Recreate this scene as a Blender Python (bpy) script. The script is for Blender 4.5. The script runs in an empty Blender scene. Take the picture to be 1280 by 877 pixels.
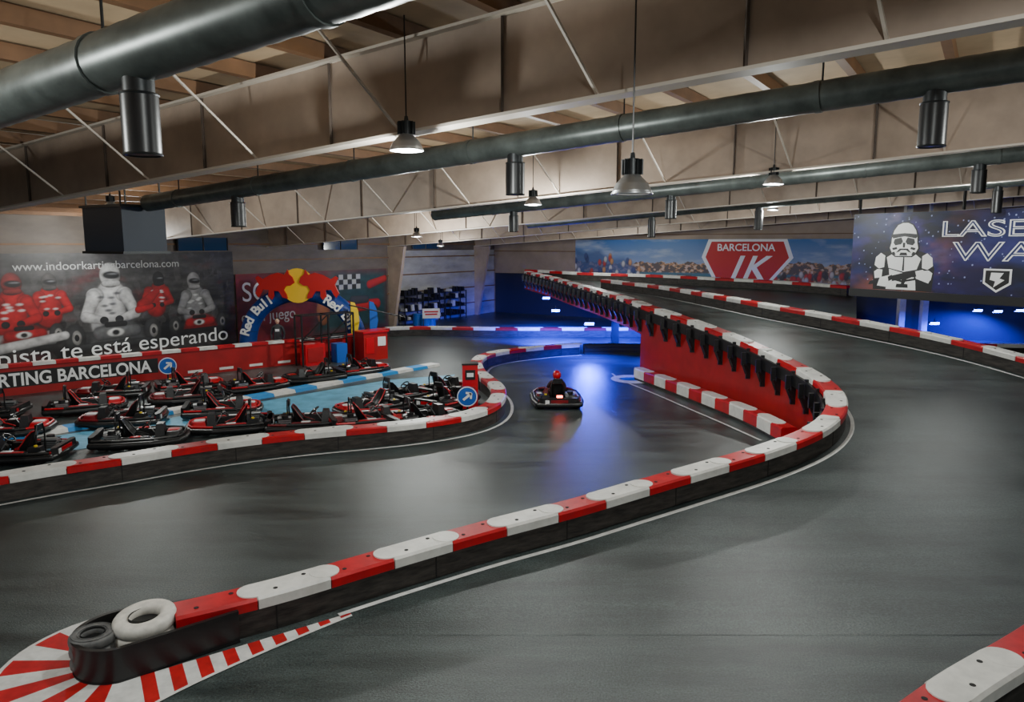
import bpy, bmesh, math, random
import numpy as np
from mathutils import Vector, Matrix
random.seed(4)
S=bpy.context.scene
COL=bpy.context.collection
# ------------------------------------------------------------------ materials
def mat(name,col,rough=.5,metal=0,noise=0,nscale=4,bump=0,emit=None,estr=0,col2=None,coords='Object',stretch=None,spec=None,det=4,lo=.32,hi=.68):
    m=bpy.data.materials.new(name);m.use_nodes=True
    nt=m.node_tree;n=nt.nodes;l=nt.links
    b=n['Principled BSDF']
    b.inputs['Base Color'].default_value=(*col,1)
    b.inputs['Roughness'].default_value=rough
    b.inputs['Metallic'].default_value=metal
    if spec is not None: b.inputs['Specular IOR Level'].default_value=spec
    if emit:
        b.inputs['Emission Color'].default_value=(*emit,1);b.inputs['Emission Strength'].default_value=estr
    if noise or col2:
        tc=n.new('ShaderNodeTexCoord');mp=n.new('ShaderNodeMapping')
        if stretch: mp.inputs['Scale'].default_value=stretch
        l.new(tc.outputs[coords],mp.inputs[0])
        t=n.new('ShaderNodeTexNoise');t.inputs['Scale'].default_value=nscale;t.inputs['Detail'].default_value=det
        t.inputs['Roughness'].default_value=.62
        l.new(mp.outputs[0],t.inputs['Vector'])
        r=n.new('ShaderNodeValToRGB')
        c2=col2 if col2 else tuple(c*(1-noise) for c in col)
        r.color_ramp.elements[0].position=lo;r.color_ramp.elements[1].position=hi
        r.color_ramp.elements[0].color=(*c2,1);r.color_ramp.elements[1].color=(*col,1)
        l.new(t.outputs[0],r.inputs[0]);l.new(r.outputs[0],b.inputs['Base Color'])
        if bump:
            bp=n.new('ShaderNodeBump');bp.inputs['Strength'].default_value=bump;bp.inputs['Distance'].default_value=.02
            l.new(t.outputs[0],bp.inputs['Height']);l.new(bp.outputs[0],b.inputs['Normal'])
    return m
def asphalt():
    m=bpy.data.materials.new('painted_asphalt');m.use_nodes=True
    nt=m.node_tree;n=nt.nodes;l=nt.links;b=n['Principled BSDF']
    tc=n.new('ShaderNodeTexCoord')
    def noise(sc,det,rg,mscale=(1,1,1),rot=0,dist=0):
        mp=n.new('ShaderNodeMapping');mp.inputs['Scale'].default_value=mscale;mp.inputs['Rotation'].default_value=(0,0,rot)
        l.new(tc.outputs['Object'],mp.inputs[0])
        t=n.new('ShaderNodeTexNoise');t.inputs['Scale'].default_value=sc;t.inputs['Detail'].default_value=det;t.inputs['Roughness'].default_value=rg
        t.inputs['Distortion'].default_value=dist
        l.new(mp.outputs[0],t.inputs['Vector']);return t
    a=noise(.35,4,.6);s=noise(1.6,6,.7,(.14,1,1),math.radians(-28),.3);g=noise(38,3,.8)
    r=n.new('ShaderNodeValToRGB');e=r.color_ramp.elements
    e[0].position=.40;e[0].color=(.022,.030,.030,1);e[1].position=.63;e[1].color=(.078,.099,.097,1)
    mx=n.new('ShaderNodeMath');mx.operation='MULTIPLY_ADD';mx.inputs[1].default_value=.4
    l.new(a.outputs[0],mx.inputs[0])
    m2=n.new('ShaderNodeMath');m2.operation='MULTIPLY';m2.inputs[1].default_value=.6
    l.new(s.outputs[0],m2.inputs[0]);l.new(m2.outputs[0],mx.inputs[2])
    l.new(mx.outputs[0],r.inputs[0])
    r2=n.new('ShaderNodeValToRGB');r2.color_ramp.elements[0].color=(.45,.45,.45,1);r2.color_ramp.elements[1].color=(1.6,1.6,1.6,1)
    r2.color_ramp.elements[0].position=.38;r2.color_ramp.elements[1].position=.66
    l.new(g.outputs[0],r2.inputs[0])
    mm=n.new('ShaderNodeMix');mm.data_type='RGBA';mm.blend_type='MULTIPLY';mm.inputs[0].default_value=1
    l.new(r.outputs[0],mm.inputs[6]);l.new(r2.outputs[0],mm.inputs[7]);l.new(mm.outputs[2],b.inputs['Base Color'])
    rr=n.new('ShaderNodeMapRange');rr.inputs[3].default_value=.24;rr.inputs[4].default_value=.46
    l.new(s.outputs[0],rr.inputs[0]);l.new(rr.outputs[0],b.inputs['Roughness'])
    bp=n.new('ShaderNodeBump');bp.inputs['Strength'].default_value=.5;bp.inputs['Distance'].default_value=.012
    l.new(g.outputs[0],bp.inputs['Height']);l.new(bp.outputs[0],b.inputs['Normal'])
    return m
ASPH=asphalt()
RED=mat('kerb_red_plastic',(.56,.006,.014),.38,noise=.35,nscale=3)
WHT=mat('kerb_white_plastic',(.80,.79,.75),.42,noise=.25,nscale=3)
BLKW=mat('weathered_dark_board',(.055,.046,.040),.55,noise=.85,nscale=3,bump=.2,stretch=(1,1,5))
BLK=mat('black_plastic',(.010,.010,.011),.35)
RUB=mat('black_rubber',(.016,.016,.016),.6)
HOLE=mat('bolt_recess',(.01,.01,.01),.8)
LINE=mat('white_floor_paint',(.75,.75,.73),.5,noise=.3,nscale=5)
REDP=mat('red_floor_paint',(.55,.01,.015),.5,noise=.35,nscale=5)
BLUEP=mat('pale_blue_floor_paint',(.13,.44,.66),.5,noise=.4,nscale=2)
WALLRED=mat('red_wall_paint',(.40,.008,.010),.45,noise=.3,nscale=1.5)
STEEL=mat('painted_beam_steel',(.46,.355,.28),.5,noise=.3,nscale=1.0)
FLNG=mat('beam_flange_pale',(.64,.57,.49),.5)
SEAM=mat('dark_seam',(.08,.058,.045),.7)
ROOFM=mat('roof_insulation_board',(.58,.42,.26),.8,noise=.3,nscale=.8)
PURL=mat('purlin_brown',(.20,.10,.045),.6,noise=.3,nscale=2)
DUCT=mat('galvanised_duct',(.13,.15,.142),.36,metal=.35,noise=.5,nscale=2.5)
DARKM=mat('dark_metal',(.03,.033,.035),.4,metal=.5)
ALU=mat('aluminium',(.50,.51,.52),.35,metal=.8)
LAMPE=mat('lamp_lens',(1,1,1),.3,emit=(1,.97,.90),estr=22)
LAMPD=mat('lamp_lens_frosted',(.8,.8,.8),.3,emit=(1,.95,.85),estr=.6)
BLUEE=mat('blue_lamp_lens',(.1,.1,1),.3,emit=(.06,.12,1),estr=45)
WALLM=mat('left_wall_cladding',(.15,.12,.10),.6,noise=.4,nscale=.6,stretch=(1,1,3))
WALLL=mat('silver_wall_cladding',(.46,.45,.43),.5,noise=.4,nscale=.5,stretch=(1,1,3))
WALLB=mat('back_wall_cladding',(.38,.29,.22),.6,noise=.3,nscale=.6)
WALLN=mat('underpass_gloom_navy',(.012,.014,.03),.5)  # gloom of the underpass put into the colour
REDG=mat('kart_red',(.50,.006,.014),.28)
YEL=mat('kart_yellow',(.8,.55,.02),.4)
WHG=mat('kart_white',(.75,.75,.75),.3)
TAIL=mat('tail_lamp',(1,.05,.02),.3,emit=(1,.05,.02),estr=30)
BLUE=mat('sign_blue',(.01,.10,.45),.4)
NAVY=mat('navy_vinyl',(.01,.02,.12),.4)
GOLD=mat('gold_vinyl',(.9,.55,.03),.4)
# ------------------------------------------------------------------ mesh builder
class MB:
    def __init__(s): s.v=[];s.f=[];s.m=[]
    def add(s,vs,fs,mi):
        o=len(s.v);s.v+= [tuple(v) for v in vs]
        for f in fs: s.f.append(tuple(i+o for i in f));s.m.append(mi)
    def box(s,c,d,mi=0,R=None,taper=1):
        vs=[]
        for z in(-.5,.5):
            k=taper if z>0 else 1
            for x,y in((-.5,-.5),(.5,-.5),(.5,.5),(-.5,.5)):
                p=Vector((x*d[0]*k,y*d[1]*k,z*d[2]))
                if R: p=R@p
                vs.append(p+Vector(c))
        s.add(vs,[(3,2,1,0),(4,5,6,7),(0,1,5,4),(1,2,6,5),(2,3,7,6),(3,0,4,7)],mi)
    def bar(s,p0,p1,w,h,mi=0):
        p0=Vector(p0);p1=Vector(p1);d=(p1-p0).normalized()
        up=Vector((0,0,1))
        if abs(d.z)>.95: up=Vector((0,1,0))
        sd=d.cross(up).normalized();u=sd.cross(d).normalized()
        vs=[p+sd*a*w/2+u*b*h/2 for p in(p0,p1) for a,b in((-1,-1),(1,-1),(1,1),(-1,1))]
        s.add(vs,[(0,1,2,3),(7,6,5,4),(0,4,5,1),(1,5,6,2),(2,6,7,3),(3,7,4,0)],mi)
    def cyl(s,p0,p1,r0,r1=None,mi=0,n=16,cap=True):
        if r1 is None:r1=r0
        p0=Vector(p0);p1=Vector(p1);d=(p1-p0).normalized()
        q=d.to_track_quat('Z','Y').to_matrix()
        vs=[]
        for p,r in((p0,r0),(p1,r1)):
            for i in range(n):
                a=2*math.pi*i/n;vs.append(p+q@Vector((math.cos(a)*r,math.sin(a)*r,0)))
        fs=[(i,(i+1)%n,n+(i+1)%n,n+i) for i in range(n)]
        if cap: fs+=[tuple(range(n-1,-1,-1)),tuple(range(n,2*n))]
        s.add(vs,fs,mi)
    def tube(s,pts,r,mi=0,n=8):
        for a,b in zip(pts[:-1],pts[1:]): s.cyl(a,b,r,r,mi,n)
    def prism(s,poly,z0,z1,mi=0,k=1.0):
        n=len(poly);cx=sum(p[0] for p in poly)/n;cy=sum(p[1] for p in poly)/n
        vs=[(x,y,z0) for x,y in poly]+[(cx+(x-cx)*k,cy+(y-cy)*k,z1) for x,y in poly]
        s.add(vs,[tuple(range(n-1,-1,-1)),tuple(range(n,2*n))]+[(i,(i+1)%n,n+(i+1)%n,n+i) for i in range(n)],mi)
    def torus(s,c,R,r,axis=(0,0,1),mi=0,n=28,m=12,sq=1.0):
        q=Vector(axis).to_track_quat('Z','Y').to_matrix();c=Vector(c);vs=[]
        for i in range(n):
            a=2*math.pi*i/n
            for j in range(m):
                b=2*math.pi*j/m
                cb=math.cos(b);sb=math.sin(b)
                rr=R+r*math.copysign(abs(cb)**.7,cb);zz=r*sq*math.copysign(abs(sb)**.7,sb)
                vs.append(c+q@Vector((math.cos(a)*rr,math.sin(a)*rr,zz)))
        fs=[]
        for i in range(n):
            i2=(i+1)%n
            for j in range(m):
                fs.append((i*m+j,i2*m+j,i2*m+(j+1)%m,i*m+(j+1)%m))
        s.add(vs,fs,mi)
    def sph(s,c,rx,ry,rz,mi=0,n=16,m=10):
        vs=[];c=Vector(c)
        for i in range(m+1):
            a=math.pi*i/m
            for j in range(n):
                b=2*math.pi*j/n
                vs.append(c+Vector((rx*math.sin(a)*math.cos(b),ry*math.sin(a)*math.sin(b),rz*math.cos(a))))
        fs=[(i*n+j,(i+1)*n+j,(i+1)*n+(j+1)%n,i*n+(j+1)%n) for i in range(m) for j in range(n)]
        s.add(vs,fs,mi)
    def sweep(s,path,prof,mi=0,caps=True):
        vs=[];k=len(prof)
        for p,nv in path:
            for a,b in prof: vs.append((p.x+nv.x*a,p.y+nv.y*a,p.z+b))
        fs=[]
        for i in range(len(path)-1):
            for j in range(k):
                j2=(j+1)%k
                fs.append((i*k+j,i*k+j2,(i+1)*k+j2,(i+1)*k+j))
        if caps: fs+=[tuple(range(k-1,-1,-1)),tuple((len(path)-1)*k+j for j in range(k))]
        s.add(vs,fs,mi)
    def mesh(s,name,mats):
        me=bpy.data.meshes.new(name);me.from_pydata(s.v,[],s.f)
        for m in mats: me.materials.append(m)
        me.polygons.foreach_set('material_index',s.m)
        me.validate()
        return me
    def obj(s,name,mats,parent=None,smooth=None,loc=None):
        me=s.mesh(name,mats)
        bm=bmesh.new();bm.from_mesh(me);bmesh.ops.recalc_face_normals(bm,faces=bm.faces)
        bm.to_mesh(me);bm.free()
        if smooth:
            me.polygons.foreach_set('use_smooth',[True]*len(me.polygons))
            me.set_sharp_from_angle(angle=math.radians(smooth))
        o=bpy.data.objects.new(name,me);COL.objects.link(o)
        if parent:o.parent=parent
        if loc:o.location=loc
        return o
def empty(name,loc=(0,0,0),rz=0):
    e=bpy.data.objects.new(name,None);COL.objects.link(e);e.location=loc;e.rotation_euler=(0,0,rz);return e
# ------------------------------------------------------------------ paths
def catmull(pts,step):
    P=[Vector(p) for p in pts];P=[2*P[0]-P[1]]+P+[2*P[-1]-P[-2]]
    out=[]
    for i in range(1,len(P)-2):
        p0,p1,p2,p3=P[i-1:i+3]
        n=max(2,int((p2-p1).length/0.05))
        for k in range(n):
            t=k/n
            out.append(.5*((2*p1)+(-p0+p2)*t+(2*p0-5*p1+4*p2-p3)*t*t+(-p0+3*p1-3*p2+p3)*t**3))
    out.append(P[-2])
    for _ in range(14):
        o2=out[:]
        for i in range(4,len(out)-4): o2[i]=(out[i-4]+out[i]*2+out[i+4])/4
        out=o2
    res=[out[0]];acc=0
    for a,b in zip(out[:-1],out[1:]):
        acc+=(b-a).length
        if acc>=step: res.append(b);acc=0
    res.append(out[-1])
    return res
K1=2.3/17
def g(y):
    if y<9:return 0.0
    if y<13:return (y-9)**2/8*K1
    if y<26:return (y-11)*K1
    if y<30:return (y-11)*K1-(y-26)**2/8*(K1-.025)
    return 2.3+(y-28)*0.025
def frames(pts2,zf):
    pts=[Vector((p[0],p[1],zf(p[1]))) for p in pts2];out=[]
    for i,p in enumerate(pts):
        d=pts[min(i+1,len(pts)-1)]-pts[max(i-1,0)];d.z=0;d.normalize()
        out.append((p,Vector((d.y,-d.x,0))))
    return out
def barrier(name,pts,zf,seg=.97,hw=.24,h=.5,first=0,board=BLKW,hole=True,cap=.12):
    fr=frames(catmull([(p[0],p[1]) for p in pts],.12),zf)
    mb=MB()
    mb.sweep(fr,[(-hw+.03,.003),(-hw+.03,h-cap),(hw-.03,h-cap),(hw-.03,.003)],0)
    L=[0]
    for a,b in zip(fr[:-1],fr[1:]): L.append(L[-1]+(b[0]-a[0]).length)
    k=first;s0=0
    def at(s):
        for i in range(len(L)-1):
            if L[i+1]>=s:
                t=(s-L[i])/max(1e-6,L[i+1]-L[i]);return (fr[i][0].lerp(fr[i+1][0],t),fr[i][1].lerp(fr[i+1][1],t).normalized())
        return fr[-1]
    while s0<L[-1]-.15:
        s1=min(s0+seg,L[-1]);n=5
        white=k%2
        dz=.012 if white else 0
        sec=[at(s0+.008+(s1-s0-.016)*i/n) for i in range(n+1)]
        b=.035
        mb.sweep(sec,[(-hw,h-cap-.03),(-hw,h-b+dz),(-hw+b,h+dz),(hw-b,h+dz),(hw,h-b+dz),(hw,h-cap-.03)],2 if white else 1)
        if white:
            for q in (s0,s1):
                p,nv=at(q);mb.cyl((p.x,p.y,p.z+h-.05),(p.x,p.y,p.z+h+.014),hw-.03,hw-.035,2,20)
        if hole:
            for q,lat in ((.27,.09),(.73,-.09)):
                p,nv=at(s0+(s1-s0)*q);c=p+nv*lat
                mb.cyl((c.x,c.y,c.z+h),(c.x,c.y,c.z+h+dz+.004),.032,.032,3,10)
        s0=s1;k+=1
    q=1.2
    while q<L[-1]:
        p,nv=at(q)
        mb.box((p.x,p.y,p.z+(h-cap)/2),(hw*2-.05,.02,h-cap-.02),3,Matrix.Rotation(math.atan2(nv.y,nv.x),3,'Z'));q+=2.4
    mb.obj(name,[board,RED,WHT,HOLE],smooth=35)
    return fr
A=[(-4.22,8.70),(-3.87,8.91),(-3.09,9.37),(-2.37,9.96),(-1.49,10.57),(-.75,11.07),(0,11.52),(.87,11.98),(1.67,12.48),(2.45,12.94),(3.28,13.41),(4.08,13.87),(4.93,14.36),(5.78,14.94),(6.5,15.5),(7.14,16.22),(7.61,16.99),(7.91,17.83),(8.0,18.77),(7.85,20.02),(7.48,21.52),(7.02,23.16),(6.41,24.73),(5.69,26.37),(5.09,27.8),(4.6,30.5),(4.0,33.9),(3.2,37.7),(2.3,42.4),(1.0,47.5)]
Bp=[(-13,11.6),(-10.1,14.2),(-9.4,14.8),(-8.5,15.4),(-7.7,16.1),(-6.7,16.8),(-5.6,17.4),(-4.4,17.9),(-3.0,18.4),(-1.9,19.0),(-1.1,19.7),(-.6,20.7),(-.4,22.1),(-.5,23.8),(-.9,25.2),(-1.2,26.6),(-1.4,28.4),(-1.2,30.3),(-.3,31.7),(.7,32.5),(1.8,33.3),(3.0,33.8)]
C=[(5.0,40.5),(5.9,38.7),(7.1,36.6),(8.0,33.9),(8.7,31.2),(9.5,28.5),(10.5,27.0),(11.4,25.9),(12.3,24.8),(13.1,23.8),(13.8,22.7),(14.2,21.9),(14.6,20.9),(15.4,18.6),(16.3,15.5),(17,12)]
D=[(.9,49.5),(1.5,49.3),(4.0,46.7),(6.8,45.2),(9.4,43.7),(11.6,41.7),(13.7,39.9),(15.2,38.2),(16.4,36.2)]
E=[(-7.7,39.7),(-6.2,40.8),(-3.5,40.8),(-.9,40.4),(1.7,40.4),(4.4,40.4),(7.2,40.4),(11,40.4)]
F=[(4.75,27.4),(5.6,24.6),(6.3,22.1),(6.75,20.3),(7.0,18.3)]
flat=lambda y:0.0
frA=barrier('hairpin_track_barrier',A,g)
frB=barrier('pit_track_barrier',Bp,flat,first=1,seg=1.0)
frC=barrier('ramp_outer_barrier',C,g,seg=1.0)
frD=barrier('upper_deck_barrier',D,g,seg=1.1)
barrier('far_track_barrier',E,flat,seg=1.2)
barrier('low_kerb_barrier',F,flat,seg=.8,h=.42,first=1,hole=False,cap=.3,hw=.22)
barrier('near_corner_barrier',[(2.6,5.6),(4.1,6.75),(4.6,7.12),(5.2,7.5),(5.7,7.8),(8.0,9.3),(10.5,10.4)],flat,seg=1.15,first=1)
barrier('lower_hall_barrier',[(18.6,34.6),(20.5,34.0),(23,33.6),(26,33.2)],flat,seg=1.2)
# ------------------------------------------------------------------ floor, ramp
mb=MB();mb.add([(-60,-12,0),(70,-12,0),(70,90,0),(-60,90,0)],[(0,1,2,3)],0);mb.obj('floor',[ASPH])
Ain=[(p.x,p.y) for p,n in frA if p.y>9.05]
poly=Ain+[(.6,49.8)]+[(x,y+.2) for x,y in D[1:]]+[(16.7,36.1),(12.1,26.0)]+[(x+.2,y+.1) for x,y in C[9:]]+[(17.3,9.0),(Ain[0][0]-.05,9.0)]
def ramp(name,zoff,ylim,matx):
    bm=bmesh.new();f=bm.faces.new([bm.verts.new((x,y,0)) for x,y in poly])
    bmesh.ops.triangulate(bm,faces=[f])
    y=9.25
    while y<50:
        bmesh.ops.bisect_plane(bm,geom=bm.verts[:]+bm.edges[:]+bm.faces[:],plane_co=(0,y,0),plane_no=(0,1,0));y+=.4 if (y<13.2 or 25.8<y<30.2) else .8
    if ylim: bmesh.ops.bisect_plane(bm,geom=bm.verts[:]+bm.edges[:]+bm.faces[:],plane_co=(0,ylim,0),plane_no=(0,1,0),clear_inner=True)
    for v in bm.verts: v.co.z=g(v.co.y)+zoff
    bmesh.ops.recalc_face_normals(bm,faces=bm.faces)
    me=bpy.data.meshes.new(name);bm.to_mesh(me);bm.free();me.materials.append(matx)
    me.polygons.foreach_set('use_smooth',[True]*len(me.polygons))
    o=bpy.data.objects.new(name,me);COL.objects.link(o);return o
rt=ramp('ramp_track',.003,None,ASPH)
us=ramp('deck_underside',-.3,27.5,DARKM);us.parent=rt
mb=MB()
def ribbon(mb,pts,z0f,z1f,mi):
    vs=[];
    for x,y in pts: vs+= [(x,y,z0f(y)),(x,y,z1f(y))]
    mb.add(vs,[(2*i,2*i+2,2*i+3,2*i+1) for i in range(len(pts)-1)],mi)
inner=[(p.x-n.x*.2,p.y-n.y*.2) for p,n in frA if p.y>12]
ribbon(mb,[q for q in inner if q[1]<28],flat,lambda y:g(y)+.02,0)
ribbon(mb,[q for q in inner if q[1]>=27.8],lambda y:g(y)-.6,lambda y:g(y)+.02,0)
edge=[(16.7,36.1),(12.1,26.0)]+[(x+.2,y+.1) for x,y in C[9:]]
ribbon(mb,edge,flat,lambda y:g(y),1)
ribbon(mb,[(4.95,27.9),(7.5,28.4)],flat,lambda y:g(y)-.3,0)
mb.obj('ramp_retaining_panels',[WALLRED,DARKM],rt)
mb=MB();acc=0;last=None
for (p,n) in frA:
    if p.y<15.6 and p.x<7: continue
    if last is not None: acc+=(p-last).length
    last=p.copy()
    if acc<.74: continue
    acc=0
    q=p-n*.25;o_=p-n*.42
    mb.bar((q.x,q.y,q.z+.42),(q.x,q.y,q.z-.5),.14,.08,0)
    mb.bar((q.x,q.y,q.z-.42),(o_.x,o_.y,o_.z-.05),.13,.07,0)
    mb.bar((o_.x,o_.y,o_.z-.08),(o_.x,o_.y,o_.z+.30),.13,.07,0)
rail=[(p-n*.30,n) for p,n in frA if p.y>15.6 ]
mb.sweep(rail,[(-.03,.02),(-.03,.36),(.03,.36),(.03,.02)],0)
mb.obj('barrier_support_brackets',[BLK])
def stripline(name,fr,off,w,zf,mat_,zo=.012):
    mb=MB();pp=[(Vector((p.x+n.x*off,p.y+n.y*off,0)),n) for p,n in fr]
    vs=[]
    for p,n in pp:
        for k in(-w/2,w/2):
            x=p.x+n.x*k;y=p.y+n.y*k;vs.append((x,y,zf(y)+zo))
    mb.add(vs,[(2*i,2*i+1,2*i+3,2*i+2) for i in range(len(pp)-1)],0);mb.obj(name,[mat_])
stripline('ramp_edge_line',[f for f in frA if f[0].x>-2.6],.36,.085,g,LINE)
stripline('pit_edge_line',frB,.42,.09,flat,LINE)
stripline('ramp_outer_line',frC,.40,.09,g,LINE)
frK=frames(catmull([(3.9,28.6),(4.05,27.2),(4.7,25.0),(5.4,22.4),(5.9,20.6),(6.4,18.6)],.3),flat)
stripline('lower_edge_line',frK,0,.08,flat,LINE)
mb=MB()
mb.add([(4.5+.8*math.cos(i*math.pi/12),27.4+.9*math.sin(i*math.pi/12),.008) for i in range(24)],[tuple(range(24))],0)
mb.add([(4.5+.5*math.cos(i*math.pi/12),27.4+.35*math.sin(i*math.pi/12),.012) for i in range(24)],[tuple(range(24))],1)
mb.obj('floor_roundel',[LINE,BLUE])
# ------------------------------------------------------------------ end of barrier: belt, tyres, painted fan
d0=Vector((-.86,-.51,0)).normalized();n0=Vector((d0.y,-d0.x,0))
cE=Vector((-4.72,8.40,0))
U=[];
for k in range(7): U.append(Vector((-3.6,9.07,0))+n0*(-.27-.22*k/6)+ (d0*(1.3*k/6)))
for k in range(1,24):
    a=math.pi*k/24;U.append(cE+(-n0*math.cos(a)+d0*math.sin(a))*.5)
for k in range(7): U.append(cE+n0*(.5-.22*k/6)-d0*(1.3*k/6))
pp=[]
for i,p in enumerate(U):
    d=(U[min(i+1,len(U)-1)]-U[max(i-1,0)]).normalized();pp.append((p,Vector((d.y,-d.x,0))))
mb=MB();mb.sweep(pp,[(-.02,.0),(-.02,.42),(.02,.42),(.02,0)],0)
mb.sweep(pp,[(-.028,.39),(-.028,.425),(.028,.425),(.028,.39)],0);mb.sweep(pp,[(-.028,.0),(-.028,.03),(.028,.03),(.028,.0)],0)
mb.obj('rubber_crash_belt',[BLK],smooth=40)
TYW=mat('white_painted_tyre',(.76,.73,.67),.5,noise=.3,nscale=8)
TYG=mat('grey_painted_tyre',(.17,.17,.17),.6,noise=.5,nscale=8)
def tyre_stack(name,x,y,m,tilt,R,zs):
    mb=MB()
    for z in zs:
        ax_=(tilt*.4,tilt,1) if z==zs[-1] else (0,0,1)
        mb.torus((x,y,z),R*.74,R*.27,ax_,0,36,14,.9)
        if z==zs[-1]:
            for rr in (.62,.86): mb.torus((x,y,z+.065),R*rr,R*.02,ax_,0,36,6)
    mb.cyl((x,y,zs[0]-.09),(x,y,zs[-1]+.07),R*.50,R*.50,1,28,False)
    mb.cyl((x,y,zs[0]-.09),(x,y,zs[-1]-.02),R*.5,R*.5,2,24)
    mb.obj(name,[m,RUB,BLK],smooth=50)
tyre_stack('tyre_stack',-4.50,8.56,TYW,-.10,.36,(.1,.27,.45))
tyre_stack('tyre_stack',-4.98,8.27,TYG,0,.26,(.1,.25,.38))
path=[]
for k in range(18,-1,-1):
    t=k/18;path.append((cE-n0*(.5-.22*t)-d0*(2.75*t),-n0,1-.95*t**.6))
for k in range(1,31):
    a=math.pi*k/24;path.append((cE+(-n0*math.cos(a)+d0*math.sin(a))*.5,(-n0*math.cos(a)+d0*math.sin(a)),1.0))
mb=MB()
for i in range(len(path)-1):
    p,dv,w=path[i];q,dw,w2=path[i+1];ww=w*.82;wv=w2*.82
    mb.add([(p.x,p.y,.012),(p.x+dv.x*ww,p.y+dv.y*ww,.012),(q.x+dw.x*wv,q.y+dw.y*wv,.012),(q.x,q.y,.012)],[(0,1,2,3)],((i//2) if i>17 else i)%2)
    mb.add([(p.x+dv.x*ww,p.y+dv.y*ww,.012),(p.x+dv.x*(ww+.05),p.y+dv.y*(ww+.05),.012),(q.x+dw.x*(wv+.05),q.y+dw.y*(wv+.05),.012),(q.x+dw.x*wv,q.y+dw.y*wv,.012)],[(0,1,2,3)],1)
mb.obj('painted_kerb_fan',[REDP,LINE])
# ------------------------------------------------------------------ building frame
ax=Vector((.539,.842,0));bx=Vector((-.842,.539,0))
def ST(s,t,z): v=ax*s+bx*t;return Vector((v.x,v.y,z))
zb=lambda t:6.75-.061*t
TW=31.0;SW=46.0;TR=-24.0
def wallrect(name,p,q,z0a,z1a,z0b,z1b,m,parent=None):
    mb=MB();mb.add([(p.x,p.y,z0a),(q.x,q.y,z0b),(q.x,q.y,z1b),(p.x,p.y,z1a)],[(0,1,2,3)],0);return mb.obj(name,[m],parent)
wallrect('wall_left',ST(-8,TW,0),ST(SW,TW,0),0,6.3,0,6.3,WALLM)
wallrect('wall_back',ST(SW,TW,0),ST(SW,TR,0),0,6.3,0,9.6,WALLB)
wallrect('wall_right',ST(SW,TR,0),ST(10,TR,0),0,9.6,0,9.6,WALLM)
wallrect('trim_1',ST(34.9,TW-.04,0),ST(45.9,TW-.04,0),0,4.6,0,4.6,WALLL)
wallrect('underpass_gloom_sheet',ST(SW-.04,30.9,0),ST(SW-.04,TR+.1,0),0,2.9,0,3.2,WALLN)  # dark sheet painting the gloom under bridge and sign onto the back wall
mb=MB();a=ST(-10,TW+.3,0);b=ST(SW+.3,TW+.3,0);c=ST(SW+.3,TR,0);d=ST(-10,TR,0)
zr=lambda t:zb(t)+1.33
mb.add([(a.x,a.y,zr(TW)),(b.x,b.y,zr(TW)),(c.x,c.y,zr(TR)),(d.x,d.y,zr(TR))],[(0,1,2,3)],0)
mb.obj('ceiling',[ROOFM])
mb=MB();t=-22.6
while t<TW:
    p=ST(-9,t,zb(t)+1.22);q=ST(SW,t,zb(t)+1.22);mb.bar(p,q,.14,.2,0);t+=1.375
mb.obj('ceiling_purlins',[PURL])
for s in(-1.6,7.4,16.5,25.5,34.5,43.5):
    mb=MB()
    mb.bar(ST(s,TR,zb(TR)+.55),ST(s,TW,zb(TW)+.55),.02,1.1,0)
    mb.bar(ST(s,TR,zb(TR)),ST(s,TW,zb(TW)),.26,.035,1)
    mb.bar(ST(s,TR,zb(TR)+1.1),ST(s,TW,zb(TW)+1.1),.26,.035,1)
    t=2.1-2.75*9
    while t<TW:
        for sd in(-.06,.06):
            mb.bar(ST(s+sd*.5,t,zb(t)+.02),ST(s+sd*.5,t,zb(t)+1.08),.03,.05,2)
            mb.bar(ST(s,t-1.2,zb(t-1.2)+.03),ST(s+math.copysign(1.35,sd),t-1.0,zb(t-1.0)+1.2),.03,.03,1)
        t+=2.75
    if s>30 or s<8:
        h=zb(TW);e=ax*.12;k0=ST(s,TW-.35,0);k1=ST(s,TW-1.3,h)
        mb.add([ST(s,TW,0)-e,k0-e,k1-e,ST(s,TW,h)-e,ST(s,TW,0)+e,k0+e,k1+e,ST(s,TW,h)+e],[(0,1,2,3),(7,6,5,4),(0,4,5,1),(1,5,6,2),(2,6,7,3),(3,7,4,0)],0)
    mb.obj('ceiling_beam',[STEEL,FLNG,SEAM])
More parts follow.
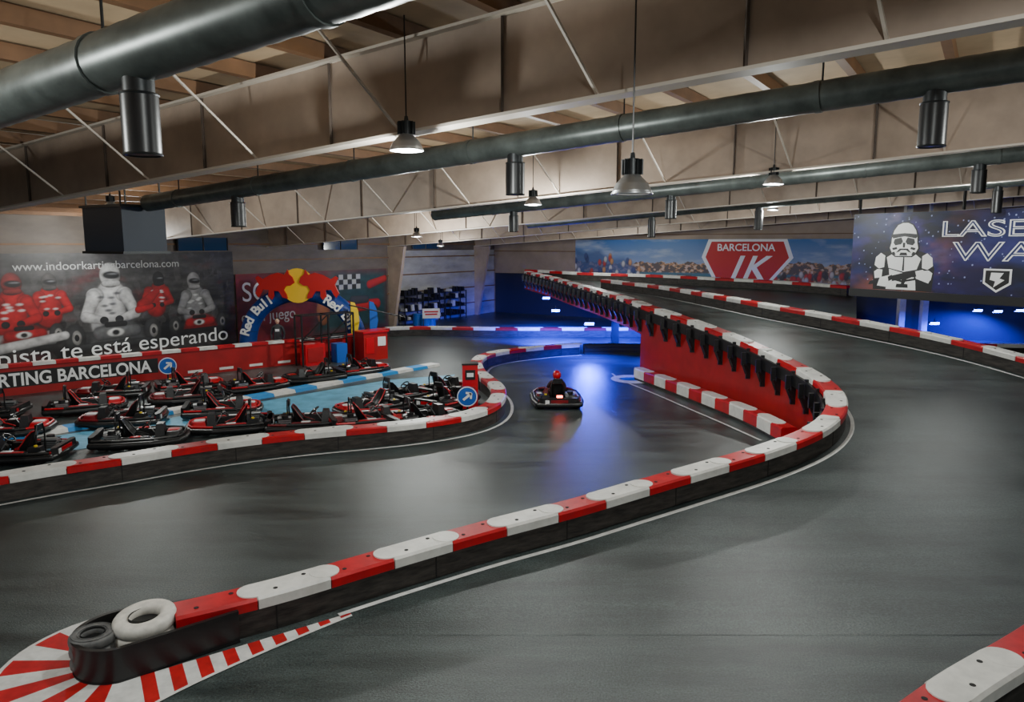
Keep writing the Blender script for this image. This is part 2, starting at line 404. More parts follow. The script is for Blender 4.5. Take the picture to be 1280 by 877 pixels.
def duct(s,t0,t1,dia,zo=.25,diff=(),ln=.6):
    mb=MB();P=lambda t:ST(s,t,zb(t)+zo);r=dia/2
    n=max(2,int(abs(t1-t0)/.28));
    vs=[];q=(P(t1)-P(t0)).normalized().to_track_quat('Z','Y').to_matrix();m=22
    for i in range(n*2+1):
        p=P(t0+(t1-t0)*i/(n*2));rr=r*(1.0 if i%2 else 1.025)
        for j in range(m):
            a=2*math.pi*j/m;vs.append(p+q@Vector((math.cos(a)*rr,math.sin(a)*rr,0)))
    fs=[(i*m+j,i*m+(j+1)%m,(i+1)*m+(j+1)%m,(i+1)*m+j) for i in range(n*2) for j in range(m)]
    fs+=[tuple(range(m-1,-1,-1)),tuple(n*2*m+j for j in range(m))]
    mb.add(vs,fs,0)
    t=min(t0,t1)+1
    while t<max(t0,t1):
        p=P(t);w=P(t+.08);mb.cyl(p,w,r*1.07,r*1.07,0,22)
        mb.bar(p,(p.x,p.y,zr(t)-.02),.02,.02,1);t+=2.75
    for t in diff:
        p=P(t);mb.cyl((p.x,p.y,p.z-r*.6),(p.x,p.y,p.z-r-.12),.13,.13,1,20)
        mb.cyl((p.x,p.y,p.z-r-.1),(p.x,p.y,p.z-r-ln),.155,.155,2,24)
        mb.torus((p.x,p.y,p.z-r-ln),.15,.012,(0,0,1),1,24,6);mb.torus((p.x,p.y,p.z-r-.1),.15,.012,(0,0,1),1,24,6)
    mb.obj('ventilation_duct',[DUCT,DARKM,BLK],smooth=30)
duct(3.86,22,-8,.5,diff=(6.27,14,-1))
duct(10.5,17.0,-10,.38,diff=(6.66,.72,13.7,-5))
duct(20.4,16.2,-12,.42,diff=(7.74,.39,13,-6))
duct(29.5,18,-4,.36,diff=(7.65,0,12),ln=.8)
e=empty('air_handling_unit',ST(10.5,18.05,5.35),math.atan2(bx.y,bx.x))
mb=MB();mb.box((0,0,0),(1.7,1.1,1.05),0)
for k in range(7): mb.box((-.1,-.56,-.4+k*.13),(1.1,.03,.05),1,Matrix.Rotation(.5,3,'X'))
mb.box((-.0,0,-.55),(1.8,1.2,.06),1);mb.box((0,0,.55),(1.8,1.2,.06),1)
for x in(-.75,.75):
    for y in(-.5,.5): mb.bar((x,y,.5),(x,y,1.4),.03,.03,1)
mb.obj('casing',[mat('unit_navy_metal',(.010,.022,.045),.5),DARKM],e)
# ------------------------------------------------------------------ high bay lamps
def lamp(x,y,z,power=420,R=.2,lens=LAMPE):
    e=empty('high_bay_lamp',(x,y,z));mb=MB()
    prof=[(R,0),(R*.97,.03),(R*.8,.1),(R*.5,.16),(R*.36,.19)]
    for (r0,z0),(r1,z1) in zip(prof[:-1],prof[1:]): mb.cyl((0,0,z0),(0,0,z1),r0,r1,0,28,False)
    mb.torus((0,0,0),R,.01,(0,0,1),0,28,8)
    mb.cyl((0,0,.18),(0,0,.34),R*.38,R*.36,1,20)
    for k in range(10):
        a=k*math.pi/5;mb.box((math.cos(a)*R*.42,math.sin(a)*R*.42,.26),(.05,.008,.15),1,Matrix.Rotation(a,3,'Z'))
    mb.cyl((0,0,.34),(0,0,.4),.03,.02,1,10)
    t=x*bx.x+y*bx.y
    mb.cyl((0,0,.38),(0,0,zr(t)-z-.02),.009,.009,2,6)
    mb.cyl((0,0,.02),(0,0,.035),R*.86,R*.86,3,28)
    mb.obj('lamp_housing',[ALU,DARKM,BLK,lens],e,smooth=40)
    if power:
        ld=bpy.data.lights.new('lamp_light','POINT');ld.shadow_soft_size=.12;ld.energy=power;ld.color=(.96,1.0,.96)
        lo=bpy.data.objects.new('lamp_light',ld);COL.objects.link(lo);lo.parent=e;lo.location=(0,0,-.14)
for x,y,z,p,le in [(1.2,7.6,5.5,0,LAMPD),(-1.28,9.3,6.13,480,LAMPE),(-10.6,20,5.92,560,LAMPE),(.5,18,5.93,580,LAMPE),(-3.8,30,5.3,950,LAMPE),(5.5,16,6.25,600,LAMPE),
              (-7.5,6.0,6.5,560,LAMPE),(9.5,8.0,6.7,600,LAMPE),(2,1.5,6.9,600,LAMPE),(10.0,29,6.3,600,LAMPE),(-14.5,28.5,5.35,600,LAMPE),(5,44,5.9,420,LAMPE),(13.5,22,6.6,380,LAMPE),(-4,42,4.9,350,LAMPE)]:
    lamp(x,y,z,p,.2,le)
def bluelamp(x,y,z,power=120,tilt=0):
    e=empty('blue_flood_lamp',(x,y,z));mb=MB();mb.box((0,0,0),(.45,.12,.1),0);mb.box((0,0,-.06),(.4,.1,.03),1);mb.bar((0,0,.05),(0,0,.2),.03,.03,0)
    mb.box((0,-.07,0),(.4,.03,.07),1)
    mb.obj('lamp_body',[BLK,BLUEE],e)
    if power:
        ld=bpy.data.lights.new('blue_light','SPOT');ld.energy=power*2.2;ld.color=(.015,.04,1);ld.shadow_soft_size=.1;ld.spot_size=math.radians(140);ld.spot_blend=.4
        lo=bpy.data.objects.new('blue_light',ld);COL.objects.link(lo);lo.parent=e;lo.location=(0,-.1,-.12);lo.rotation_euler=(math.radians(tilt),0,0)
for x,y,z,p,tilt in [(2.2,37.5,1.7,4000,30),(3.4,32.6,1.55,1100,-20),(6.5,36,1.9,6000,30),(7.2,30.5,1.8,1200,-10),(2.0,43.5,1.9,2000,10),(23.2,37,1.75,2200,20),(24.2,37,1.7,0,0),(25.3,37,1.75,0,0),(19.5,34.2,1.4,900,30)]:  # some lamps under the deck are added only to deepen the blue glow
    bluelamp(x,y,z,p,tilt)
# ------------------------------------------------------------------ flat graphics helpers
class Panel:
    def __init__(s,org,ux): s.o=Vector(org);s.u=Vector(ux).normalized();s.n=Vector((s.u.y,-s.u.x,0));s.mb=MB()
    def P(s,x,y,l=0): v=s.o+s.u*x+s.n*(.01+.0025*l);return (v.x,v.y,v.z+y)
    def poly(s,pts,mi,l=0): s.mb.add([s.P(x,y,l) for x,y in pts],[tuple(range(len(pts)))],mi)
    def rect(s,x0,y0,x1,y1,mi,l=0): s.poly([(x0,y0),(x1,y0),(x1,y1),(x0,y1)],mi,l)
def textobj(name,body,size,panel,x,y,m,parent=None,l=6,ext=.005,sx=1,align='LEFT',shear=0,bold=0):
    c=bpy.data.curves.new(name,'FONT');c.body=body;c.size=size;c.extrude=ext;c.align_x=align;c.shear=shear;c.offset=bold
    t=bpy.data.objects.new(name+'_tmp',c);COL.objects.link(t);bpy.context.view_layer.update()
    me=bpy.data.meshes.new_from_object(t.evaluated_get(bpy.context.evaluated_depsgraph_get()))
    bpy.data.objects.remove(t);me.materials.clear();me.materials.append(m)
    o=bpy.data.objects.new(name,me);COL.objects.link(o)
    R=Matrix((panel.u*sx,Vector((0,0,1)),panel.n)).transposed()
    M=R.to_4x4();M.translation=Vector(panel.P(x,y,l));me.transform(M)
    if parent:o.parent=parent
    return o
# printed artwork: colours painted per-vertex on a dense flat sheet
class Paint:
    def __init__(s,W,H,w,h,col,seed=1):
        s.W=W;s.H=H;s.w=w;s.h=h;s.X,s.Y=np.meshgrid(np.linspace(0,W,w),np.linspace(0,H,h))
        s.C=np.zeros((h,w,3));s.C[:]=col;s.rng=np.random.default_rng(seed)
    def noise(s,nx,ny,octv=4):
        out=np.zeros((s.h,s.w));amp=1;tot=0
        for o in range(octv):
            gx=int(nx*2**o)+2;gy=int(ny*2**o)+2;G=s.rng.random((gy,gx))
            u=s.X/s.W*(gx-1.001);v=s.Y/s.H*(gy-1.001);i=u.astype(int);j=v.astype(int);fu=u-i;fv=v-j
            fu=fu*fu*(3-2*fu);fv=fv*fv*(3-2*fv)
            out+=amp*((G[j,i]*(1-fu)+G[j,i+1]*fu)*(1-fv)+(G[j+1,i]*(1-fu)+G[j+1,i+1]*fu)*fv);tot+=amp;amp*=.55
        return out/tot
    def put(s,m,col):
        m=np.clip(m,0,1)[...,None];s.C=s.C*(1-m)+np.asarray(col)*m
    def ell(s,cx,cy,rx,ry,col,rot=0,soft=.06,shade=True,a=1):
        c,n=math.cos(rot),math.sin(rot);u=((s.X-cx)*c+(s.Y-cy)*n)/rx;v=(-(s.X-cx)*n+(s.Y-cy)*c)/ry
        d=np.sqrt(u*u+v*v);m=np.clip((1-d)/soft*.5+.5,0,1)*a
        L=(.35+.75*np.sqrt(np.clip(1-d*d,0,1)))*(1+.25*v-.15*u) if shade else np.ones_like(d)
        s.put(m,np.asarray(col)*L[...,None])
    def cap(s,x0,y0,x1,y1,r0,r1,col,soft=.1,a=1):
        dx,dy=x1-x0,y1-y0;l2=dx*dx+dy*dy;t=np.clip(((s.X-x0)*dx+(s.Y-y0)*dy)/l2,0,1)
        px=s.X-(x0+t*dx);py=s.Y-(y0+t*dy);r=r0+(r1-r0)*t;d=np.sqrt(px*px+py*py)/r
        m=np.clip((1-d)/soft*.5+.5,0,1)*a;L=(.3+.8*np.sqrt(np.clip(1-d*d,0,1)))*(1+.3*np.clip(py/r,-1,1))
        s.put(m,np.asarray(col)*L[...,None])
    def poly(s,pts,col,soft=.03,a=1):
        ins=np.zeros(s.X.shape,bool);D_=np.full(s.X.shape,9e9)
        for (xa,ya),(xb,yb) in zip(pts,pts[1:]+pts[:1]):
            c=((ya>s.Y)!=(yb>s.Y))
            xi=(xb-xa)*(s.Y-ya)/((yb-ya) if yb!=ya else 1e-9)+xa
            ins^=(c&(s.X<xi))
            dx,dy=xb-xa,yb-ya;t=np.clip(((s.X-xa)*dx+(s.Y-ya)*dy)/(dx*dx+dy*dy+1e-9),0,1);D_=np.minimum(D_,np.hypot(s.X-xa-t*dx,s.Y-ya-t*dy))
        m=np.clip(np.where(ins,D_,-D_)/soft*.5+.5,0,1)*a;s.put(m,col)
    def build(s,name,panel,y0,parent,x0=0):
        O=np.array(panel.P(x0,y0,0));u=np.array(panel.u)
        V=O[None,:]+s.X.ravel()[:,None]*u[None,:]+s.Y.ravel()[:,None]*np.array([0,0,1.0])[None,:]
        me=bpy.data.meshes.new(name);w,h=s.w,s.h
        idx=np.arange(w*h).reshape(h,w);Fc=np.stack([idx[:-1,:-1],idx[:-1,1:],idx[1:,1:],idx[1:,:-1]],-1).reshape(-1,4)
        me.vertices.add(w*h);me.vertices.foreach_set('co',V.ravel())
        me.loops.add(Fc.size);me.loops.foreach_set('vertex_index',Fc.ravel().astype(np.int32))
        me.polygons.add(len(Fc));me.polygons.foreach_set('loop_start',(np.arange(len(Fc))*4).astype(np.int32));me.polygons.foreach_set('loop_total',np.full(len(Fc),4,np.int32))
        me.update();a=me.color_attributes.new('print','FLOAT_COLOR','POINT')
        a.data.foreach_set('color',np.concatenate([np.clip(s.C,0,1).reshape(-1,3),np.ones((w*h,1))],1).ravel())
        m=bpy.data.materials.new(name+'_ink');m.use_nodes=True;b=m.node_tree.nodes['Principled BSDF'];b.inputs['Roughness'].default_value=.5
        at=m.node_tree.nodes.new('ShaderNodeVertexColor');at.layer_name='print';m.node_tree.links.new(at.outputs[0],b.inputs['Base Color'])
        me.materials.append(m);ob=bpy.data.objects.new(name,me);COL.objects.link(ob);ob.parent=parent;return ob
TXW=mat('white_lettering',(.88,.88,.88),.5)
TXG=mat('grey_lettering',(.45,.45,.45),.5)
PBK=mat('photo_print_black',(.010,.010,.011),.45)
# karting photo banner
par=empty('karting_photo_banner')
pn=Panel(ST(8,TW-.12,0),ax)
K=Paint(15.2,4.6,800,242,(.03,.03,.032),5)
n1=K.noise(6,12,5);n2=K.noise(40,8,3);K.C=(.008+.12*np.clip(n1*1.7-.55,0,1)[...,None]*np.array([1,.95,.95]))
K.put((n2>.62)*.30,(.15,.14,.14));K.ell(7.5,4.7,7,.9,(.10,.095,.10),shade=False,soft=1.2,a=.7)
K.put(np.clip((K.noise(9,6,4)-.55)*5,0,1)*.55,(.16,.012,.014))
DK=(.02,.02,.022);GR=(.28,.275,.28);LG=(.52,.51,.51);RD=(.42,.012,.016);SK=(.10,.09,.09)
def pracer(x,y,k,suit,helm,lean=0):
    K.cap(x-.1*k,y-.7*k,x+lean*.3,y+.25*k,.62*k,.52*k,suit)
    K.ell(x-.5*k,y+.25*k,.30*k,.26*k,suit);K.ell(x+.5*k,y+.25*k,.30*k,.26*k,suit)
    K.cap(x-.55*k,y+.2*k,x-.85*k,y-.45*k,.24*k,.19*k,suit);K.cap(x+.55*k,y+.2*k,x+.88*k,y-.42*k,.24*k,.19*k,suit)
    K.cap(x-.85*k,y-.45*k,x-.25*k,y-.62*k,.18*k,.13*k,suit);K.cap(x+.88*k,y-.42*k,x+.28*k,y-.62*k,.18*k,.13*k,suit)
    K.ell(x-.25*k,y-.6*k,.15*k,.13*k,DK);K.ell(x+.28*k,y-.6*k,.15*k,.13*k,DK)
    K.ell(x+lean*.3,y+.62*k,.30*k,.12*k,DK)
    K.ell(x+lean*.35,y+.93*k,.36*k,.42*k,helm);K.ell(x+lean*.35+.04*k,y+.92*k,.31*k,.13*k,DK,rot=-.06,soft=.2);K.ell(x+lean*.35+.10*k,y+.96*k,.16*k,.03*k,(.25,.25,.27),soft=.5,shade=False)
    K.cap(x+lean*.35-.2*k,y+.64*k,x+lean*.35+.24*k,y+.64*k,.10*k,.10*k,helm)
    for _ in range(7):
        px=x+K.rng.uniform(-.4,.4)*k;py=y+K.rng.uniform(-.4,.3)*k;K.ell(px,py,.12*k,.045*k,(.7,.7,.7) if suit!=LG else (.05,.05,.06),shade=False,soft=.5,a=.8)
def pkart(x,y,k,nose,body):
    K.ell(x,y-.62*k,2.1*k,.30*k,(.006,.006,.007),shade=False,soft=.6,a=.9)
    K.cap(x-1.5*k,y-.42*k,x+1.5*k,y-.36*k,.22*k,.20*k,body)
    for w_ in (-1.45,1.42):
        K.ell(x+w_*k,y-.35*k,.36*k,.50*k,(.05,.05,.052));K.ell(x+(w_+.05)*k,y-.35*k,.17*k,.26*k,(.32,.31,.30));K.ell(x+(w_+.05)*k,y-.35*k,.08*k,.12*k,DK)
    K.poly([(x-.95*k,y-.62*k),(x-.75*k,y-.08*k),(x-.3*k,y+.12*k),(x+.45*k,y+.12*k),(x+.95*k,y-.1*k),(x+1.1*k,y-.60*k)],np.array(nose)*.6,soft=.08)
    K.cap(x-.6*k,y-.28*k,x+.75*k,y-.26*k,.24*k,.22*k,nose);K.cap(x-.3*k,y+.02*k,x+.35*k,y+.02*k,.10*k,.10*k,DK)
    K.ell(x,y-.28*k,.34*k,.16*k,(.75,.74,.73),soft=.2);K.ell(x,y-.28*k,.14*k,.10*k,DK,soft=.3,shade=False)
    K.cap(x-1.25*k,y-.72*k,x+1.25*k,y-.70*k,.12*k,.12*k,body)
pracer(1.4,2.4,1.1,RD,LG);pkart(1.5,1.7,1.1,RD,DK)
pracer(11.2,2.75,.75,RD,DK,.3);pracer(6.75,2.75,.8,RD,SK);pracer(5.35,2.55,1.0,RD,(.25,.03,.03),.2);pkart(5.7,1.75,.85,RD,GR)
pracer(13.1,2.4,.95,GR,(.35,.34,.34),-.2);pkart(13.2,1.6,.85,RD,DK)
pracer(9.1,2.55,1.22,LG,LG,.2);pkart(9.25,1.6,1.15,(.14,.14,.145),(.05,.05,.052))
K.cap(10.5,2.3,11.2,2.9,.28,.14,RD);K.cap(10.3,2.15,10.9,2.25,.16,.12,RD)
K.cap(4.4,1.0,7.2,1.35,.20,.17,LG)
K.C*=(.55+.85*K.noise(60,24,3))[...,None]
K.put(np.clip((.9-K.Y)/.8,0,1)*.55,(.02,.012,.012))
K.C=K.C**1.1*.82
K.build('print',pn,.05,par)
textobj('lettering_url','www.indoorkartingbarcelona.com',.46,pn,5.5,4.0,TXG,par,sx=1.08,l=2)
textobj('lettering_slogan','pista te está esperando',.92,pn,4.65,.45,TXW,par,sx=1.17,l=3)
# slot racing banner
par=empty('slot_racing_banner')
pn=Panel(ST(23.3,TW-.12,0),ax)
K=Paint(10.8,3.5,540,175,(.16,.012,.018),8)
n1=K.noise(6,5,4);K.C=np.array([.20,.012,.02])*(.25+1.1*n1[...,None])
K.poly([(4.7,0),(10.8,0),(10.8,3.5),(6.3,3.5)],(.02,.06,.065),soft=.4);K.C*=(.5+.8*K.noise(20,12,3))[...,None]
for i in range(6):
    for j in range(3): K.poly([(6.5+i*.34,2.4+j*.28),(6.84+i*.34,2.4+j*.28),(6.84+i*.34,2.68+j*.28),(6.5+i*.34,2.68+j*.28)],(.45,.45,.45) if (i+j)%2 else (.02,.02,.02),soft=.02)
K.cap(7.2,1.35,9.9,1.45,.38,.30,(.45,.02,.02));K.cap(7.9,1.75,9.0,1.75,.26,.22,(.05,.05,.06))
for x in (7.5,9.6): K.ell(x,1.1,.33,.33,(.05,.05,.05));K.ell(x,1.1,.16,.16,(.5,.5,.5))
K.cap(9.3,2.6,10.6,2.9,.25,.2,(.4,.02,.02));K.ell(5.6,1.3,.5,.8,(.35,.12,.05));K.ell(5.6,2.2,.3,.35,(.5,.28,.2))
K.build('print',pn,.05,par)
textobj('lettering_a','SCA',1.35,pn,.3,2.2,TXW,par);textobj('lettering_b','es el juego',.8,pn,.2,1.15,TXG,par)
# red pit wall
G0=Vector((-19.8,21.65,0));Gd=Vector((.753,.658,0)).normalized()
par=empty('pit_lane_wall')
pn=Panel(G0,Gd);mb=pn.mb
Lg=17.8
pn.rect(0,0,Lg,.95,0);
mb.bar(G0+Vector((0,0,.475))+pn.n*-.1,G0+Gd*Lg+Vector((0,0,.475))+pn.n*-.1,.2,.93,0)
pn.rect(0,.26,8.75,.80,1,1)
for k in range(14):
    if k%2: pn.rect(9.2+k*.6,.1,9.75+k*.6,.2,2,1)
for i in range(26):
    p=G0+Gd*(i*Lg/26)-pn.n*.09;q=G0+Gd*((i+1)*Lg/26-.01)-pn.n*.09
    mb.bar((p.x,p.y,1.0),(q.x,q.y,1.0),.34,.11,2 if i%2 else 3)
mb.obj('wall_body',[WALLRED,PBK,WHT,RED],par)
textobj('lettering','INDOOR KARTING BARCELONA',.60,pn,8.5,.32,TXW,par,sx=.87,align='RIGHT',bold=.014,l=3)
# city banner on the back wall
par=empty('city_skyline_banner')
pn=Panel(ST(SW-.08,24.2,0),-bx)
LR=mat('print_logo_red',(.55,.01,.012),.5);Wb=17.6
K=Paint(Wb,2.9,880,145,(.2,.35,.5),3)
v=(K.Y/2.9)[...,None];K.C=np.array([.42,.46,.50])*(1-v)+np.array([.03,.15,.40])*v
nn=K.noise(10,6,5);K.put((nn-.5)*2.2*(K.Y>1.2),(.50,.53,.56))
sk=1.25+.3*K.noise(60,1,3)+.35*np.exp(-((K.X-12.5)/2)**2);sk=sk[0][None,:]
K.put(((K.Y<sk))*1.0,(.10,.075,.06));bn=K.noise(90,20,3)
K.put((K.Y<sk)*(bn>.5)*.9,(.50,.26,.11));K.put((K.Y<sk)*(bn>.62)*.8,(.60,.48,.36))
K.put(np.clip((.85-K.Y)/.1,0,1)*(K.X>3.5),(.05,.16,.20));K.put(np.clip((.5+.25*np.sin(K.X*.5)-K.Y)/.1,0,1),(.52,.36,.20));K.put((K.noise(70,14,3)>.58)*(K.Y<.7)*.7,(.10,.06,.05))
K.poly([(0,0),(5,0),(4.3,1.3),(3.6,1.7),(2.6,1.6),(1.8,2.2),(.8,2.0),(0,2.3)],(.05,.10,.24),soft=.15,a=.8)
for _ in range(40): K.ell(K.rng.uniform(0,4.8),K.rng.uniform(.1,1.8),.13,.22,[(.5,.48,.45),(.05,.07,.18),(.45,.05,.04),(.5,.25,.1)][K.rng.integers(4)],soft=.3)
for _ in range(60): K.ell(K.rng.uniform(12.8,17.4),K.rng.uniform(0,.85),.13,.22,[(.55,.03,.03),(.5,.02,.02),(.05,.04,.04),(.5,.45,.4)][K.rng.integers(4)],soft=.3)
K.build('print',pn,2.4,par)
pn.poly([(9.3,5.3),(14.0,5.3),(14.4,4.2),(12.9,2.4),(9.9,2.4),(8.9,4.2)],1,1);pn.poly([(9.5,5.15),(13.8,5.15),(14.15,4.2),(12.75,2.5),(10.1,2.5),(9.15,4.2)],0,2)
pn.mb.obj('logo',[LR,TXW],par)
textobj('lettering_top','BARCELONA',.60,pn,9.85,4.6,TXW,par,bold=.01,l=3)
textobj('lettering_mid','1K',2.0,pn,10.4,2.9,TXW,par,shear=.4,bold=.04)
# laser game sign
sp0=Vector((13.6,30,-.28));spd=Vector((3.3,-5.5,0)).normalized()
par=empty('laser_game_sign')
pn=Panel(sp0,spd);W=13
K=Paint(W,2.95,780,180,(.01,.015,.05),12)
n1=K.noise(7,3,5);n2=K.noise(10,4,5);n3=K.noise(5,2,5)
K.C=np.array([.005,.009,.035])+np.array([.015,.04,.20])*np.clip(n1*2.4-.95,0,1)[...,None]
wv=np.exp(-((K.X-2.0)/1.7)**2)
K.put(np.clip((n2-.50)*5,0,1)*(.20+.80*wv)*.7,(.12,.05,.32));K.put(np.clip((n3-.52)*6,0,1)*(.03+.97*wv)*.85,(.60,.18,.04));K.put(np.clip((n1-.60)*6,0,1)*(.1+.9*wv)*.6,(.50,.36,.34))
for _ in range(240):
    r_=K.rng.uniform(.010,.024);K.ell(K.rng.uniform(0,W),K.rng.uniform(0,2.9),r_,r_,(.8,.85,1),shade=False,soft=.6)
K.C=K.C**1.15*np.array([.55,.58,.85])
K.build('galaxy',pn,3.5,par)
pn.mb.bar(sp0+Vector((0,0,3.38)),sp0+spd*W+Vector((0,0,3.38)),.12,.3,1)
pn.mb.bar(sp0+Vector((0,0,4.9))-pn.n*.06,sp0+spd*W+Vector((0,0,4.9))-pn.n*.06,.1,3.1,1)
for k in range(4):
    p=sp0+spd*(k*4+.1)-pn.n*.2;pn.mb.bar((p.x,p.y,6.2),(p.x,p.y,7.5),.08,.08,1)
cx=2.15;T=2;K=1
def q(pts,mi,l): pn.poly([(cx+x*1.0,3.55+(y-3.55)*.985) for x,y in pts],mi,l)
q([(-1.15,3.55),(-1.2,4.5),(-1.0,4.95),(-.45,5.08),(.5,5.08),(1.02,4.92),(1.2,4.4),(1.15,3.55)],K,1)
q([(-.56,4.40),(-.66,4.80),(-.40,4.96),(.42,4.96),(.68,4.76),(.54,4.36),(.05,4.26)],T,2);q([(-.02,4.3),(.0,4.94),(.04,4.94),(.06,4.3)],K,3)
q([(-.50,4.05),(-.54,4.36),(.02,4.22),(.50,4.32),(.46,4.02),(0,3.94)],T,2)
for sg in(-1,1):
    q([(sg*.74,4.42),(sg*.72,4.86),(sg*.90,4.97),(sg*1.10,4.80),(sg*1.14,4.50),(sg*.95,4.36)],T,3)
    q([(sg*.82,4.02),(sg*.80,4.32),(sg*1.0,4.34),(sg*1.14,4.24),(sg*1.10,3.98)],T,3)
q([(-.62,3.58),(-.56,3.98),(0,3.86),(.52,3.96),(.56,3.58)],T,3);q([(-.22,3.66),(.26,3.66),(.24,3.80),(-.2,3.80)],K,4)
q([(-1.35,3.72),(-1.30,3.86),(-.20,4.16),(.62,4.38),(.68,4.20),(.18,3.98),(.10,3.78),(-.02,3.80),(.0,3.96)],K,5)
q([(.55,4.02),(.45,4.28),(.78,4.36),(1.12,4.06),(1.02,3.86)],T,6);q([(-.98,3.70),(-.62,3.66),(-.38,3.92),(-.52,4.12),(-.88,4.02)],T,6)
q([(-.52,3.88),(-.34,3.98),(-.40,4.14),(-.56,4.06)],K,7);q([(.42,4.06),(.36,4.24),(.50,4.30),(.56,4.10)],K,7)
hel=[(-.30,4.86),(-.46,4.98),(-.55,5.16),(-.50,5.36),(-.49,5.58),(-.42,5.82),(-.28,6.02),(-.1,6.10),(.1,6.10),(.28,6.02),(.42,5.82),(.49,5.58),(.50,5.36),(.55,5.16),(.46,4.98),(.30,4.86)]
q([(a*1.10,5.5+(b_-5.5)*1.07) for a,b_ in hel],K,4);q(hel,T,8)
q([(-.49,5.58),(-.44,5.52),(0,5.60),(.44,5.52),(.49,5.58),(.46,5.68),(0,5.72),(-.46,5.68)],K,9)
for sg in(-1,1):
    q([(sg*.05,5.40),(sg*.12,5.30),(sg*.34,5.26),(sg*.42,5.36),(sg*.38,5.50),(sg*.12,5.56)],K,9)
    q([(sg*.25,5.12),(sg*.28,5.20),(sg*.46,5.16),(sg*.42,5.08)],K,9)
    q([(sg*.30,4.90),(sg*.36,5.02),(sg*.46,5.0),(sg*.40,4.90)],K,9)
q([(-.30,4.98),(-.16,5.14),(.16,5.14),(.30,4.98),(.18,5.02),(.10,5.08),(-.10,5.08),(-.18,5.02)],K,9)
q([(-.16,4.88),(-.12,4.99),(.12,4.99),(.16,4.88)],K,9);q([(-.04,5.18),(-.05,5.36),(.05,5.36),(.04,5.18)],K,9)
pn.poly([(5.05,4.45),(5.95,4.45),(5.95,3.95),(5.5,3.65),(5.05,3.95)],T,1);pn.poly([(5.12,4.39),(5.88,4.39),(5.88,3.99),(5.5,3.73),(5.12,3.99)],K,3)
pn.poly([(5.3,4.32),(5.7,4.32),(5.58,4.13),(5.74,4.08),(5.4,3.82),(5.45,4.03),(5.27,4.08)],T,4)
pn.mb.obj('print',[PBK,PBK,TXW],par)
for body,yy,xx,sz in(('LASER',5.55,3.45,.78),('WARS',4.72,3.95,.92)):
    textobj('lettering_'+body.lower(),body,sz,pn,xx,yy,TXW,par,sx=1.75,bold=.01,l=3)
    textobj('lettering_inner_'+body.lower(),body,sz,pn,xx,yy,NAVY,par,sx=1.75,bold=-.022,l=6)
# ------------------------------------------------------------------ inflatable arch
e=empty('inflatable_arch',(-9.9,35.0,0),math.radians(-4))
mb=MB();Rx=2.7;Hh=2.75
P=[]
for i in range(41):
    a=math.pi*i/40;P.append(Vector((-Rx*math.cos(a),0,Hh*math.sin(a)**.85)))
for i in range(40):
    d=(P[i+1]-P[i]).normalized()
    mb.cyl(P[i]-d*.02,P[i+1]+d*.02,.40,.40,0,20)
    if i%4==0: mb.torus(P[i],.395,.015,d,1,20,6)
mb.obj('arch_tube',[mat('arch_blue_nylon',(.010,.055,.30),.45,noise=.3,nscale=2),NAVY],e,smooth=60)
mb=MB()
def fl(pts,y,mi): mb.add([(x,y,z) for x,z in pts]+[(x,y+.08,z) for x,z in pts],[tuple(range(len(pts))),tuple(range(2*len(pts)-1,len(pts)-1,-1))]+[(i,(i+1)%len(pts),len(pts)+(i+1)%len(pts),len(pts)+i) for i in range(len(pts))],mi)
fl([(math.cos(i*math.pi/12)*.80,3.1+math.sin(i*math.pi/12)*.80) for i in range(24)],-.5,0)
bull=[(.12,3.25),(.22,3.50),(.38,3.62),(.45,3.85),(.60,3.60),(.95,3.70),(1.35,3.60),(1.75,3.40),(2.0,3.55),(2.12,3.45),(1.95,3.15),(2.15,2.75),(2.0,2.55),(1.88,2.68),(1.75,2.92),(1.45,2.90),(1.5,2.6),(1.3,2.45),(1.2,2.6),(1.2,2.85),(.95,2.85),(.75,2.55),(.5,2.5),(.55,2.7),(.68,2.9),(.55,3.1),(.35,3.1)]
for sg in(-1,1): fl([(sg*x*.92,z) for x,z in bull],-.58,1)
mb.obj('bull_emblem',[GOLD,mat('emblem_red',(.50,.010,.010),.4)],e)
def archtext(word,a0,da,size):
    for k,ch in enumerate(word):
        if ch==' ':continue
        a=math.radians(a0+da*k)
        x=-Rx*math.cos(a);z=Hh*math.sin(a)**.85
        c=bpy.data.curves.new('glyph','FONT');c.body=ch;c.size=size;c.extrude=.02;c.align_x='CENTER';c.align_y='CENTER';c.offset=.015
        t=bpy.data.objects.new('arch_lettering',c);COL.objects.link(t);t.parent=e
        t.location=(x,-.44,z)
        t.rotation_euler=(math.radians(90),-math.atan2(Hh*math.cos(a),Rx*math.sin(a)),0);c.materials.append(TXW)
archtext('Red Bull',16,6.2,.62);archtext('Red Bull',121,6.2,.62)
